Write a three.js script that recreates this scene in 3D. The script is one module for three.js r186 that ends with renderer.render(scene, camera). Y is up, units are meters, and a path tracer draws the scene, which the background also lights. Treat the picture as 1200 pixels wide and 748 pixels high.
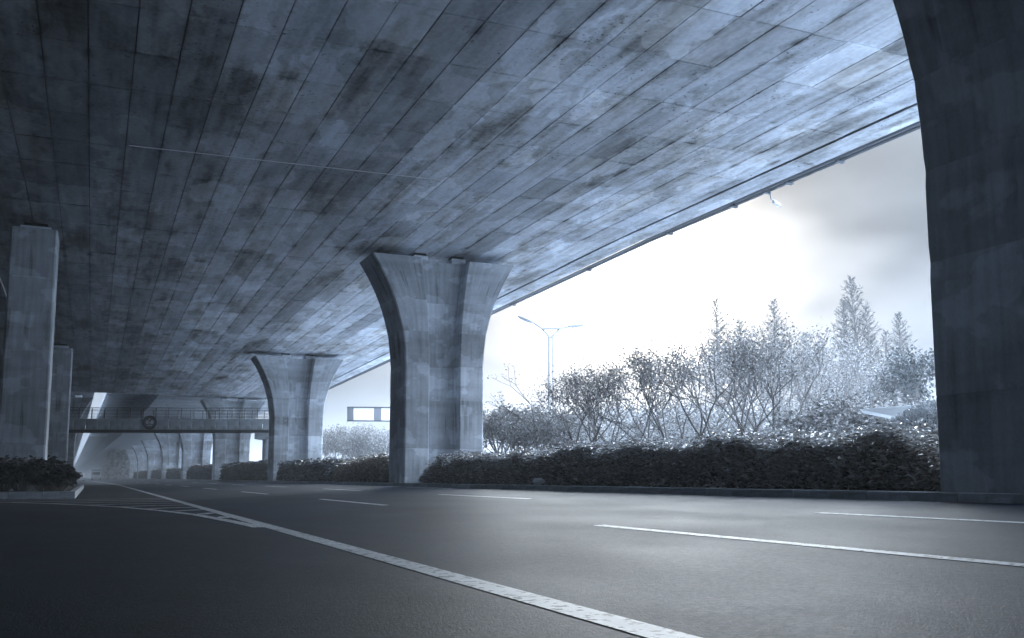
import * as THREE from 'three';
import { mergeGeometries, toCreasedNormals } from 'three/addons/utils/BufferGeometryUtils.js';
import { RoundedBoxGeometry } from 'three/addons/geometries/RoundedBoxGeometry.js';

// ------------------------------------------------------------------ camera, sky, sun, exposure
const scene = new THREE.Scene();
const W = 1024, H = 638, IMG_F = 1125, HORIZON = 560, PRINCIPAL = 428;
const PITCH = Math.atan((HORIZON - PRINCIPAL) / IMG_F), YAW = 23.478 * Math.PI / 180;
const camera = new THREE.PerspectiveCamera(2 * Math.atan(374 / IMG_F) * 180 / Math.PI, W / H, 0.1, 3000);
camera.rotation.order = 'YXZ';
camera.rotation.set(PITCH, -YAW, 0);
camera.position.set(0, 0.705, 0);
camera.setViewOffset(1200, 748, 0, -54, 1200, 748);
scene.add(camera);

const renderer = new THREE.WebGLRenderer({ antialias: true });
renderer.setSize(W, H);
renderer.toneMapping = THREE.LinearToneMapping;
renderer.toneMappingExposure = 6.1;
renderer.shadowMap.enabled = true;

// seeded random and noise
function rng(seed) { let a = seed >>> 0; return () => { a = (a + 0x6D2B79F5) | 0; let t = Math.imul(a ^ (a >>> 15), 1 | a); t = (t + Math.imul(t ^ (t >>> 7), 61 | t)) ^ t; return ((t ^ (t >>> 14)) >>> 0) / 4294967296; }; }
function hash2(x, y, s) { let h = Math.imul(x, 374761393) + Math.imul(y, 668265263) + Math.imul(s, 974711); h = Math.imul(h ^ (h >>> 13), 1274126177); return ((h ^ (h >>> 16)) >>> 0) / 4294967296; }
function vnoise(x, y, s, px = 0, py = 0) {             // value noise, periodic in px, py cells when given
  let x0 = Math.floor(x), y0 = Math.floor(y); const fx = x - x0, fy = y - y0;
  let x1 = x0 + 1, y1 = y0 + 1;
  if (px) { x0 = ((x0 % px) + px) % px; x1 = ((x1 % px) + px) % px; }
  if (py) { y0 = ((y0 % py) + py) % py; y1 = ((y1 % py) + py) % py; }
  const u = fx * fx * (3 - 2 * fx), v = fy * fy * (3 - 2 * fy);
  const a = hash2(x0, y0, s), b = hash2(x1, y0, s), c = hash2(x0, y1, s), d = hash2(x1, y1, s);
  return a + (b - a) * u + (c - a) * v + (a - b - c + d) * u * v;
}
function fbm(x, y, s, oct = 4, px = 0, py = 0) { let r = 0, a = 0.5, n = 0; for (let i = 0; i < oct; i++) { r += a * vnoise(x, y, s + i * 17, px, py); n += a; a *= 0.5; x *= 2; y *= 2; px *= 2; py *= 2; } return r / n; }
const clamp = (x, a = 0, b = 1) => Math.min(b, Math.max(a, x));
const smooth = (a, b, x) => { const t = clamp((x - a) / (b - a)); return t * t * (3 - 2 * t); };
const mix = (a, b, t) => a + (b - a) * t;

const SUN = new THREE.Vector3(0.518, 0.178, -0.839).normalize();
{
  const w = 1536, h = 768, data = new Float32Array(w * h * 4), d = new THREE.Vector3();
  for (let j = 0; j < h; j++) for (let i = 0; i < w; i++) {
    const el = ((j + 0.5) / h - 0.5) * Math.PI, az = ((i + 0.5) / w - 0.5) * 2 * Math.PI;
    d.set(Math.cos(el) * Math.cos(az), Math.sin(el), Math.cos(el) * Math.sin(az));
    const up = Math.max(d.y, 0);
    const ang = Math.acos(clamp(d.dot(SUN), -1, 1)) * 180 / Math.PI;
    const k = 1 / (up + 0.22);                                        // a cloud sheet seen in perspective
    const cx = d.x * k, cz = d.z * k;
    const c1 = fbm(cx * 2.2 + 4.3, cz * 2.2 + 1.7, 5, 6), c2 = fbm(cx * 1.1 - 3.1, cz * 1.1 + 8.2, 9, 4);
    const thick0 = smooth(0.46, 0.70, c2 * 0.5 + c1 * 0.5);             // thick parts of the sheet are darker and greyer
    const az0 = Math.atan2(d.x, -d.z) * 57.3, el0 = el * 57.3;
    const bank = smooth(0.25, 0.8, Math.exp(-Math.pow(Math.hypot((az0 - 52) / 18, (el0 - 18) / 11), 2)) + 1.9 * (c1 - 0.5) + 0.5 * (c2 - 0.5));
    const c3 = fbm(cx * 6.0 + 2, cz * 4.0 + 9, 15, 5);
    const thick = smooth(0.44, 0.70, c2 * 0.5 + c1 * 0.5);
    const thin = smooth(0.29, 0.62, up);                              // sky made much brighter overhead, out of view, to light the scene
    const level = mix(0.100, 1.75, thin);
    const glow = 2.4 * Math.exp(-Math.pow(ang / 2.6, 1.1)) + 0.075 * Math.exp(-Math.pow(ang / 11, 1.6));
    const q = (j * w + i) * 4, grey = [0.84, 0.965, 1.13], blue = [0.78, 0.96, 1.20];
    for (let c = 0; c < 3; c++) {
      const base = mix(mix(grey[c], [1.12, 0.98, 0.80][c], Math.exp(-Math.pow(ang / 9.5, 2)) * 0.9), blue[c], thin) * level * (1 - 0.38 * Math.max(bank * (1 - thin), thick * (0.4 + 0.5 * thin)) + 0.42 * (c1 - 0.5) + 0.7 * (c3 - 0.5));
      data[q + c] = base + glow * [1.0, 0.95, 0.87][c] * (1 - 0.3 * bank);
    }
    data[q + 3] = 1;
  }
  const sky = new THREE.DataTexture(data, w, h, THREE.RGBAFormat, THREE.FloatType);
  sky.mapping = THREE.EquirectangularReflectionMapping; sky.magFilter = THREE.LinearFilter; sky.needsUpdate = true;
  scene.background = sky; scene.environment = sky;
}
scene.fog = new THREE.FogExp2(new THREE.Color().setRGB(0.86, 0.92, 1.0), 0.0026);

const sun = new THREE.DirectionalLight(new THREE.Color().setRGB(0.88, 0.95, 1.0), 0.9);
sun.position.copy(SUN).multiplyScalar(200).add(new THREE.Vector3(10, 0, -40));
sun.target.position.set(10, 0, -40);
sun.castShadow = true; sun.shadow.radius = 50; sun.shadow.mapSize.set(4096, 4096);
Object.assign(sun.shadow.camera, { left: -120, right: 120, top: 80, bottom: -80, near: 1, far: 600 });
scene.add(sun, sun.target);

// ------------------------------------------------------------------ helpers
const used = new Map();
function numbered(n) { const k = used.get(n) || 0; used.set(n, k + 1); return k ? n + '_' + String(k).padStart(3, '0') : n; }
function sh(o) { o.traverse(c => { if (c.isMesh) { c.castShadow = true; c.receiveShadow = true; } }); return o; }
function thing(name, label, category, pos = [0, 0, 0], group) {
  const o = new THREE.Group(); o.name = numbered(name); o.position.set(...pos); scene.add(o);
  o.userData = { label, category }; if (group) o.userData.group = group; return o;
}
function struct(name, label, geo, mat) {
  const o = geo ? new THREE.Mesh(geo, mat) : new THREE.Group(); o.name = numbered(name);
  o.userData = { kind: 'structure', label }; scene.add(o); return o;
}
function part(name, geo, mat, parent, label) { const m = new THREE.Mesh(geo, mat); m.name = name; parent.add(m); if (label) m.userData.label = label; return m; }
function copyOf(proto, label, pos, ry = 0, s = 1, group, name) {
  const c = proto.clone(); c.name = numbered(name || proto.userData.base); scene.add(c);
  c.userData = { label, category: proto.userData.category }; if (group) c.userData.group = group;
  c.position.set(...pos); c.rotation.y = ry; if (Array.isArray(s)) c.scale.set(...s); else c.scale.setScalar(s); return c;
}
const rgb = (r, g, b) => new THREE.Color().setRGB(r, g, b);
const std = (c, rough = 0.85, extra = {}) => new THREE.MeshStandardMaterial({ color: c, roughness: rough, ...extra });
function box(w, h, d, x = 0, y = 0, z = 0, ry = 0) { const g = new THREE.BoxGeometry(w, h, d); if (ry) g.rotateY(ry); g.translate(x, y, z); return g; }
function rbox(w, h, d, r, x = 0, y = 0, z = 0) { const g = new RoundedBoxGeometry(w, h, d, 2, r); g.translate(x, y, z); return g; }
function rod(a, b, r0, r1 = r0, n = 8) {
  const A = new THREE.Vector3(...a), B = new THREE.Vector3(...b), L = A.distanceTo(B), g = new THREE.CylinderGeometry(r1, r0, L, n, 1);
  g.translate(0, L / 2, 0); g.applyQuaternion(new THREE.Quaternion().setFromUnitVectors(new THREE.Vector3(0, 1, 0), B.clone().sub(A).normalize())); g.translate(...a); return g;
}
const merge = a => mergeGeometries(a.map(g => { const n = g.index ? g.toNonIndexed() : g; for (const k of Object.keys(n.attributes)) if (!['position', 'normal', 'uv'].includes(k)) n.deleteAttribute(k); return n; }));
class Tris {                                              // collects triangles with colours and uv
  constructor() { this.p = []; this.n = []; this.c = []; this.u = []; }
  quad(a, b, c, d, col, uv) { this.tri(a, b, c, col, uv && [uv[0], uv[1], uv[2]]); this.tri(a, c, d, col, uv && [uv[0], uv[2], uv[3]]); }
  tri(a, b, c, col, uv) {
    const ux = b[0] - a[0], uy = b[1] - a[1], uz = b[2] - a[2], vx = c[0] - a[0], vy = c[1] - a[1], vz = c[2] - a[2];
    let nx = uy * vz - uz * vy, ny = uz * vx - ux * vz, nz = ux * vy - uy * vx; const l = Math.hypot(nx, ny, nz) || 1; nx /= l; ny /= l; nz /= l;
    for (const v of [a, b, c]) { this.p.push(v[0], v[1], v[2]); this.n.push(nx, ny, nz); if (col) this.c.push(col[0], col[1], col[2]); }
    if (uv) for (const t of uv) this.u.push(t[0], t[1]);
  }
  geo() {
    const g = new THREE.BufferGeometry();
    g.setAttribute('position', new THREE.Float32BufferAttribute(this.p, 3)); g.setAttribute('normal', new THREE.Float32BufferAttribute(this.n, 3));
    if (this.c.length) g.setAttribute('color', new THREE.Float32BufferAttribute(this.c, 3));
    if (this.u.length) g.setAttribute('uv', new THREE.Float32BufferAttribute(this.u, 2));
    return g;
  }
}
const PXF = IMG_F / Math.cos(PITCH);
function at(px, r) { const a = YAW + Math.atan((px - 600) / PXF); return [Math.sin(a) * r, -Math.cos(a) * r]; }   // bearing and distance
function topY(px, py, r) { return 0.705 + (HORIZON - py) / PXF * r * Math.cos(Math.atan((px - 600) / PXF)); }

// ------------------------------------------------------------------ surfaces (what they are made of)
function dataTex(size, fn, srgb = true, rep = 1) {
  const d = new Uint8Array(size * size * 4);
  for (let j = 0; j < size; j++) for (let i = 0; i < size; i++) { const v = fn(i / size, j / size, i, j), q = (j * size + i) * 4; d[q] = clamp(v[0]) * 255; d[q + 1] = clamp(v[1]) * 255; d[q + 2] = clamp(v[2]) * 255; d[q + 3] = 255; }
  const t = new THREE.DataTexture(d, size, size, THREE.RGBAFormat); t.wrapS = t.wrapT = THREE.RepeatWrapping; t.magFilter = THREE.LinearFilter; t.minFilter = THREE.LinearMipmapLinearFilter; t.generateMipmaps = true;
  if (srgb) t.colorSpace = THREE.SRGBColorSpace; t.repeat.set(rep, rep); t.needsUpdate = true; return t;
}
const toS = v => v <= 0.0031308 ? v * 12.92 : 1.055 * Math.pow(v, 1 / 2.4) - 0.055;
// soffit concrete: 24 m square, blotches, water marks, pale lime patches, form streaks along z
const soffitMap = dataTex(2048, (u, v) => {
  const big = fbm(u * 6, v * 4, 21, 5, 6, 4), mid = fbm(u * 30, v * 12, 31, 5, 30, 12), fine = fbm(u * 260, v * 220, 41, 3, 260, 220);
  const streak = fbm(u * 120, v * 8, 51, 3, 120, 8);
  const warp = fbm(u * 20, v * 20, 91, 4, 20, 20);
  const patch = smooth(0.53, 0.57, fbm(u * 20 + warp * 1.2, v * 9 + warp, 61, 5, 20, 9) + 0.06 * (mid - 0.5));
  const damp = smooth(0.46, 0.72, fbm(u * 22, v * 5, 71, 6, 22, 5) * 0.65 + 0.35 * fbm(u * 64, v * 30, 75, 4, 64, 30));
  const pits = smooth(0.76, 0.84, fbm(u * 300, v * 300, 81, 2, 300, 300)) * smooth(0.42, 0.6, fbm(u * 18, v * 18, 83, 3, 18, 18));
  let a = 0.56 + 0.26 * (big - 0.5) + 0.34 * (mid - 0.5) + 0.22 * (fine - 0.5) + 0.34 * (streak - 0.5);
  const fu = (u * 20) % 1, fv = (v * 9) % 1, du = Math.min(fu, 1 - fu) * 1.115, dv = Math.min(fv, 1 - fv) * 2.65;   // leaks along the board joints
  const leak = smooth(0.42, 0.72, fbm(u * 30, v * 30, 95, 4, 30, 30)), leak2 = smooth(0.5, 0.75, fbm(u * 44 + 3, v * 24, 97, 4, 44, 24));
  a -= 0.20 * leak * Math.exp(-du / 0.05) + 0.16 * leak2 * Math.exp(-dv / 0.05) + 0.20 * leak * leak2 * Math.exp(-Math.min(du, dv) / 0.3);
  a += 0.20 * smooth(0.62, 0.72, fbm(u * 26, v * 26 + 5, 99, 5, 26, 26)) * Math.exp(-du / 0.12);
  a += 0.17 * patch - 0.26 * damp - 0.34 * pits;
  a = clamp(a, 0.1, 1) * 0.95;
  const t = toS(a); return [t * mix(1, 1.02, damp), t, t * mix(1.02, 0.985, damp)];
}, true, 1);
// cast pier concrete: 8 m tile, vertical runs, faint board marks, blotches
const pierMap = dataTex(1024, (u, v) => {
  const big = fbm(u * 5, v * 6, 121, 5, 5, 6), run = fbm(u * 70, v * 5, 131, 4, 70, 5), fine = fbm(u * 190, v * 190, 141, 3, 190, 190);
  const band = fbm(u * 3, v * 26, 151, 3, 3, 26), patch = smooth(0.52, 0.6, fbm(u * 9, v * 13, 161, 5, 9, 13));
  const drip = smooth(0.6, 0.75, fbm(u * 50, v * 3, 171, 3, 50, 3)) * smooth(0.4, 0.7, fbm(u * 4, v * 4, 173, 3, 4, 4));
  const hole = 0; let a = 0.62 + 0.5 * (big - 0.5) + 0.32 * (run - 0.5) + 0.16 * (fine - 0.5) + 0.24 * (band - 0.5) + 0.2 * patch - 0.3 * drip;
  const t = toS(clamp(a, 0.1, 1)); return [t, t, t];
}, true, 1 / 8);
const concBump = dataTex(512, (u, v) => { const f = 0.5 * fbm(u * 60, v * 60, 201, 4, 60, 60) + 0.5 * fbm(u * 12, v * 12, 211, 3, 12, 12); return [f, f, f]; }, false, 1 / 4);
const soffitBump = concBump.clone(); soffitBump.repeat.set(6, 6); soffitBump.needsUpdate = true;
// asphalt: 4 m tile, stones of several greys, worn hollows
const asphaltMap = dataTex(2048, (u, v, i, j) => {
  const stone = vnoise(u * 620, v * 620, 301, 620, 620), st2 = vnoise(u * 300, v * 300, 305, 300, 300), big = fbm(u * 8, v * 8, 311, 4, 8, 8);
  const fleck = smooth(0.86, 0.95, vnoise(u * 460, v * 460, 321, 460, 460));
  let a = 0.42 + 0.5 * (stone - 0.5) + 0.34 * (st2 - 0.5) + 0.22 * (big - 0.5) + 0.5 * fleck;
  const t = toS(clamp(a, 0.04, 1)); return [t, t, t];
}, true, 1 / 4);
const asphaltBump = dataTex(2048, (u, v) => {
  const a = 0.55 * vnoise(u * 620, v * 620, 301, 620, 620) + 0.3 * vnoise(u * 300, v * 300, 305, 300, 300) + 0.15 * fbm(u * 40, v * 40, 331, 3, 40, 40); return [a, a, a];
}, false, 1 / 4);
const asphaltRough = dataTex(1024, (u, v) => { const r = clamp(0.64 + 0.12 * (fbm(u * 10, v * 5, 341, 5, 10, 5) - 0.5) + 0.08 * (vnoise(u * 400, v * 400, 351, 400, 400) - 0.5), 0.3, 1); return [r, r, r]; }, false, 1 / 9);
const paintMap = dataTex(1024, (u, v) => {
  const chip = smooth(0.55, 0.72, fbm(u * 90, v * 90, 401, 4, 90, 90)), dirt = fbm(u * 14, v * 14, 411, 4, 14, 14);
  const t = toS(mix(0.80 + 0.3 * (dirt - 0.5), 0.22, chip)); return [t, t, t];
}, true, 1 / 4);
const groundMap = dataTex(1024, (u, v) => { const a = 0.74 + 0.4 * (fbm(u * 24, v * 24, 421, 6, 24, 24) - 0.5) + 0.3 * (vnoise(u * 300, v * 300, 431, 300, 300) - 0.5); const t = toS(clamp(a)); return [t, t, t]; }, true, 1 / 12);

const M = {
  soffit: std(rgb(0.84, 0.91, 0.98), 0.88, { map: soffitMap, bumpMap: soffitBump, bumpScale: 0.004, vertexColors: true }),
  slab: std(rgb(0.20, 0.22, 0.25), 0.92, { map: pierMap }),
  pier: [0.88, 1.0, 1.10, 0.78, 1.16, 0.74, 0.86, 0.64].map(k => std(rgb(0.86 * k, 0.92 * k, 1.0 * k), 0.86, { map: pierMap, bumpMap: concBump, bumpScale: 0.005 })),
  shadeWall: std(rgb(0.26, 0.285, 0.315), 0.95, { map: pierMap }),  // dark concrete of the added wall that blocks light on the left
  joint: std(rgb(0.06, 0.065, 0.075), 0.95),
  rubber: std(rgb(0.03, 0.028, 0.026), 0.8),
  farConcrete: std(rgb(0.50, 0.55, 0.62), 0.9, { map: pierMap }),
  asphalt: new THREE.MeshPhysicalMaterial({ color: rgb(0.013, 0.031, 0.066), roughness: 1.0, specularIntensity: 0.5, specularColor: rgb(0.62, 0.82, 1.0), map: asphaltMap, roughnessMap: asphaltRough, bumpMap: asphaltBump, bumpScale: 0.0034, vertexColors: true }),
  paint: std(rgb(0.82, 0.86, 0.90), 0.55, { map: paintMap, bumpMap: asphaltBump, bumpScale: 0.002 }),
  kerb: [0.9, 1, 1.1, 1.22].map(k => std(rgb(0.62 * k, 0.67 * k, 0.73 * k), 0.85, { map: pierMap, bumpMap: concBump, bumpScale: 0.004 })),
  paving: std(rgb(0.86, 0.90, 0.95), 0.9, { map: groundMap }),
  grass: std(rgb(0.12, 0.13, 0.13), 0.95, { map: groundMap }),
  soil: std(rgb(0.09, 0.083, 0.075), 0.95, { map: groundMap }),
  steel: std(rgb(0.20, 0.22, 0.25), 0.45, { metalness: 0.6 }),
  darkSteel: std(rgb(0.05, 0.06, 0.075), 0.5, { metalness: 0.4 }),
  galv: std(rgb(0.52, 0.54, 0.57), 0.55, { metalness: 0.1 }),
  white: std(rgb(0.80, 0.83, 0.86), 0.5),
  fascia: [0.92, 1.0, 1.08].map(k => std(rgb(0.78 * k, 0.84 * k, 0.90 * k), 0.7, { map: pierMap })),
  bark: std(rgb(0.19, 0.18, 0.175), 0.9, { side: THREE.DoubleSide }),
  glass: std(rgb(0.03, 0.035, 0.045), 0.12),
};
const leafMat = (c, rough, tr) => new THREE.MeshPhysicalMaterial({ color: c, roughness: rough, transmission: tr, thickness: 0, vertexColors: true, side: THREE.DoubleSide });
M.leafTree = leafMat(rgb(1, 1, 1), 0.55, 0.5);
M.leafGloss = std(rgb(1, 1, 1), 0.27, { vertexColors: true, side: THREE.DoubleSide });
M.leafDull = std(rgb(1, 1, 1), 0.6, { vertexColors: true, side: THREE.DoubleSide });
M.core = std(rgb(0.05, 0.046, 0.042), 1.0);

// ------------------------------------------------------------------ alignment of road and viaduct
const bend = Z => -0.02 * Math.max(0, Z - 105);
const soffitY = Z => 11.8 - 0.02 * clamp(Z - 38, 0, 110) - 0.5 * smooth(148, 230, Z);
const roadY = X => 0.0302 * clamp(X - 2.38, 0, 10.47);
const MEDIAN = 0.465, KERB_X = 12.85;

// ------------------------------------------------------------------ ground and road
{
  const t = new Tris(), lt = new Tris();
  const zs = [-120, -60, 0, 60, 120, 240, 480, 1000, 2400];
  const xs = [KERB_X + 0.12, 20, 34];
  const gt = new Tris(), gx = [34, 60, 200, 2000];
  for (let i = 0; i + 1 < zs.length; i++) for (let k = 0; k + 1 < gx.length; k++) gt.quad([gx[k], MEDIAN - 0.03, -zs[i]], [gx[k + 1], MEDIAN - 0.03, -zs[i]], [gx[k + 1], MEDIAN - 0.03, -zs[i + 1]], [gx[k], MEDIAN - 0.03, -zs[i + 1]], null, [[gx[k], zs[i]], [gx[k + 1], zs[i]], [gx[k + 1], zs[i + 1]], [gx[k], zs[i + 1]]]);
  struct('meadow', 'dull grass stretching away behind the trees', gt.geo(), M.grass);
  for (let i = 0; i + 1 < zs.length; i++) {
    for (let k = 0; k + 1 < xs.length; k++) {
      const P = (x, z) => [k === 0 && x === xs[0] ? x + bend(z) : x, MEDIAN - 0.01, -z];
      t.quad(P(xs[k], zs[i]), P(xs[k + 1], zs[i]), P(xs[k + 1], zs[i + 1]), P(xs[k], zs[i + 1]), null, [[xs[k], zs[i]], [xs[k + 1], zs[i]], [xs[k + 1], zs[i + 1]], [xs[k], zs[i + 1]]]);
    }
    const L = [-2000, -34];
    lt.quad([L[0], -0.02, -zs[i]], [L[1], -0.02, -zs[i]], [L[1], -0.02, -zs[i + 1]], [L[0], -0.02, -zs[i + 1]], null, [[L[0], zs[i]], [L[1], zs[i]], [L[1], zs[i + 1]], [L[0], zs[i + 1]]]);
  }
  struct('ground', 'pale level ground beyond the planted strip and under the trees', t.geo(), M.paving);
  struct('verge', 'dark earth verge beyond the left carriageway', lt.geo(), M.soil);
}
const road = struct('road', 'dark wide asphalt carriageway running under the viaduct');
{
  const xs = [-34.2, -24, -16, -10, -7]; for (let x = -5; x < KERB_X - 0.2; x += 0.35) xs.push(x); xs.push(2.38, KERB_X + 0.13); xs.sort((a, b) => a - b);
  const zs = []; for (let z = -60; z < 0; z += 6) zs.push(z); for (let z = 0; z < 40; z += 0.7) zs.push(z); for (let z = 40; z < 130; z += 3) zs.push(z); for (let z = 130; z <= 1700; z += 25 + (z > 500 ? 100 : 0)) zs.push(z);
  const p = [], u = [], c = [], idx = [], n = xs.length;
  for (const z of zs) for (const x of xs) {
    p.push(x + bend(z), roadY(x), -z); u.push(x, z);
    const lane = x > 2.6 ? ((x - 2.38) % 3.5) / 3.5 : 0.5;
    const track = Math.exp(-Math.pow((lane - 0.26) / 0.11, 2)) + Math.exp(-Math.pow((lane - 0.74) / 0.11, 2));
    const k = 0.86 + 0.5 * (fbm(x * 0.35, z * 0.07, 501, 4) - 0.5) + 0.34 * (fbm(x * 0.9, z * 0.5, 511, 4) - 0.5) + 0.3 * (smooth(0.42, 0.6, fbm(x * 0.8 + 2.2 * Math.sin(z * 0.16), z * 0.05, 521, 4)) - 0.5) * (x < 2.3 ? 1 : 0.25) + 0.34 * track * fbm(x * 0.1, z * 0.03, 515, 2) + (x < 2.2 ? -0.10 : 0);
    c.push(k, k, k * 1.01);
  }
  for (let j = 0; j + 1 < zs.length; j++) for (let i = 0; i + 1 < n; i++) { const a = j * n + i; idx.push(a, a + 1, a + n + 1, a, a + n + 1, a + n); }
  const g = new THREE.BufferGeometry(); g.setAttribute('position', new THREE.Float32BufferAttribute(p, 3)); g.setAttribute('uv', new THREE.Float32BufferAttribute(u, 2)); g.setAttribute('color', new THREE.Float32BufferAttribute(c, 3)); g.setIndex(idx); g.computeVertexNormals();
  part('asphalt', g, M.asphalt, road);
}
function paintStrip(name, pts, w, label, lift = 0.005) {              // pts: [X, Z] centre line
  const t = new Tris(); const L = [], R = []; const hw = Array.isArray(w) ? w : pts.map(() => w);
  for (let i = 0; i < pts.length; i++) {
    const a = pts[Math.max(0, i - 1)], b = pts[Math.min(pts.length - 1, i + 1)]; let dx = b[0] - a[0], dz = b[1] - a[1]; const l = Math.hypot(dx, dz); dx /= l; dz /= l;
    const q = s => { const X = pts[i][0] + s * dz * hw[i] / 2, Z = pts[i][1] - s * dx * hw[i] / 2; return [X + bend(Z), roadY(X) + lift, -Z, X, Z]; };
    L.push(q(-1)); R.push(q(1));
  }
  for (let i = 0; i + 1 < pts.length; i++) t.quad(L[i].slice(0, 3), R[i].slice(0, 3), R[i + 1].slice(0, 3), L[i + 1].slice(0, 3), null, [L[i].slice(3), R[i].slice(3), R[i + 1].slice(3), L[i + 1].slice(3)]);
  return part(name, t.geo(), M.paint, road, label);
}
const line = (x, z0, z1, step = 4) => { const r = []; const n = Math.max(1, Math.ceil((z1 - z0) / step)); for (let i = 0; i <= n; i++) r.push([x, z0 + (z1 - z0) * i / n]); return r; };
paintStrip('edge_line', line(2.38, -12, 700, 6), 0.21, 'long solid white line dividing the slip lane');
for (let k = -1; k < 22; k++) { const s0 = 20.4 + 15.45 * (k - 1) - (k < 1 ? 0.75 : 0); paintStrip('lane_dash', line(5.88, s0, s0 + 6.6), 0.16); paintStrip('lane_dash', line(9.38, s0 + 0.15, s0 + 6.6), 0.16); }
paintStrip('kerb_line', line(12.32, 34, 700, 6), 0.14, 'thin white line along the kerb');
const gore = [[2.2, 14.0], [2.12, 15.6], [1.84, 19.2], [1.36, 22.0], [0.7, 24.8], [-0.1, 27.0], [-1.1, 29.2], [-2.35, 31.3], [-4.4, 34.0], [-7, 36.8]];
paintStrip('gore_line', gore, 0.2, 'curved white line around the hatched area', 0.009);
function goreX(z) { for (let i = 0; i + 1 < gore.length; i++) if (z >= gore[i][1] && z <= gore[i + 1][1]) return mix(gore[i][0], gore[i + 1][0], (z - gore[i][1]) / (gore[i + 1][1] - gore[i][1])); return -7; }
for (let k = 0; k < 9; k++) {
  const z0 = 17.4 + k * 1.95, x0 = goreX(z0) + 0.12, x1 = 2.26;
  const pts = []; for (let i = 0; i <= 6; i++) { const s = i / 6; pts.push([mix(x0, x1, s), z0 + 0.62 * Math.sin(s * 1.5) + 0.15 * (x1 - x0) * s]); }
  paintStrip('hatch_stripe', pts, 0.24, undefined, 0.013);
}

// planted strip with kerb stones
const median = struct('planting_strip', 'long raised planting strip with a concrete kerb beside the road');
{
  const t = new Tris(), zs = []; for (let z = -40; z <= 110; z += 10) zs.push(z); for (let z = 130; z <= 900; z += 40) zs.push(z);
  for (let i = 0; i + 1 < zs.length; i++) { const a = bend(zs[i]), b = bend(zs[i + 1]); t.quad([KERB_X + 0.2 + a, MEDIAN - 0.004, -zs[i]], [20 + a, MEDIAN - 0.004, -zs[i]], [20 + b, MEDIAN - 0.004, -zs[i + 1]], [KERB_X + 0.2 + b, MEDIAN - 0.004, -zs[i + 1]], null, [[13, zs[i]], [20, zs[i]], [20, zs[i + 1]], [13, zs[i + 1]]]); }
  part('soil', t.geo(), M.soil, median);
  const r = rng(77), stone = [0.994, 0.990].map(l => { const g = new RoundedBoxGeometry(0.3, 0.42, l, 2, 0.018); return g; });
  for (let k = 0; k < 96; k++) {
    const z = 6 + k; const m = part('kerb_stone', stone[k % 2], M.kerb[Math.floor(r() * 4)], median);
    m.position.set(KERB_X + 0.15 + (r() - 0.5) * 0.012 + bend(z), MEDIAN - 0.21 + (r() - 0.5) * 0.010, -z); m.rotation.y = (r() - 0.5) * 0.006;
  }
  const far = []; for (let z = -30; z < 6; z += 6) far.push(box(0.3, 0.42, 5.98, KERB_X + 0.15, MEDIAN - 0.21, -(z + 2.5)));
  for (let z = 102; z < 800; z += 10) far.push(box(0.3, 0.42, 9.98, KERB_X + 0.15 + bend(z + 4.5), MEDIAN - 0.21, -(z + 4.5), -0.02 * (z > 105 ? -1 : 0)));
  part('kerb_run', merge(far), M.kerb[1], median).userData.kind = 'stuff';
}

// ------------------------------------------------------------------ piers
function flare(Y, top) { const s = clamp((Y - (top - 5.6)) / 5.6); return 1.68 * Math.pow(s, 2.25); }
function pierLift(y0, y1, top, half, depth, channel) {                 // loft of cross-sections between two heights
  const n = Math.max(2, Math.ceil((y1 - y0) / 0.32)), ring = y => {
    const e = Math.min(y - y0, y1 - y), ins = e < 0.012 ? 0.012 : 0, hw = half + (channel !== 2 ? flare(y, top) : 0) - ins, hd = depth / 2 - ins, ch = 0.07;
    const c0 = 0.78 + (hw - 2) * 0.27, c1 = c0 - 0.05, dp = 0.78;
    const P = [];
    const half1 = s => {
      P.push([-s * hw, s * -(hd - ch)], [-s * (hw - ch), -s * hd]);
      if (channel === 1) P.push([-s * (c0 + 0.03), -s * hd], [-s * c0, -s * (hd - 0.04)], [-s * c1, -s * (hd - dp)], [s * c1, -s * (hd - dp)], [s * c0, -s * (hd - 0.04)], [s * (c0 + 0.03), -s * hd]);
      P.push([s * (hw - ch), -s * hd], [s * hw, -s * (hd - ch)]);
    };
    half1(1); half1(-1);
    return P;
  };
  const ys = [y0, y0 + 0.012]; for (let i = 1; i < n; i++) ys.push(mix(y0, y1, i / n)); ys.push(y1 - 0.012, y1);
  const t = new Tris(); let prev = null;
  const base = ring(mix(y0, y1, 0.3)); const run = [0]; for (let i = 0; i < base.length; i++) { const a = base[i], b = base[(i + 1) % base.length]; run.push(run[i] + Math.hypot(a[0] - b[0], a[1] - b[1])); }
  for (let j = 0; j < ys.length; j++) {
    const R = ring(ys[j]);
    if (prev) for (let i = 0; i < R.length; i++) { const k = (i + 1) % R.length; const A = [prev[i][0], ys[j - 1], prev[i][1]], B = [prev[k][0], ys[j - 1], prev[k][1]], C = [R[k][0], ys[j], R[k][1]], D = [R[i][0], ys[j], R[i][1]]; t.quad(B, A, D, C, null, [[run[i + 1], ys[j - 1]], [run[i], ys[j - 1]], [run[i], ys[j]], [run[i + 1], ys[j]]]); }
    prev = R;
  }
  for (const [y, s] of [[y0, 1], [y1, -1]]) {                         // caps
    const R = ring(y), sh = new THREE.Shape(R.map(q => new THREE.Vector2(q[0], q[1]))), cg = new THREE.ShapeGeometry(sh), pp = cg.attributes.position, id = cg.index.array;
    for (let i = 0; i < id.length; i += 3) { const v = [0, 1, 2].map(k => [pp.getX(id[i + k]), y, pp.getY(id[i + k])]); const q = s > 0 ? v : [v[0], v[2], v[1]]; t.tri(...q, null, q.map(w => [w[0], w[2]])); }
  }
  return toCreasedNormals(t.geo(), 0.35);
}
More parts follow.
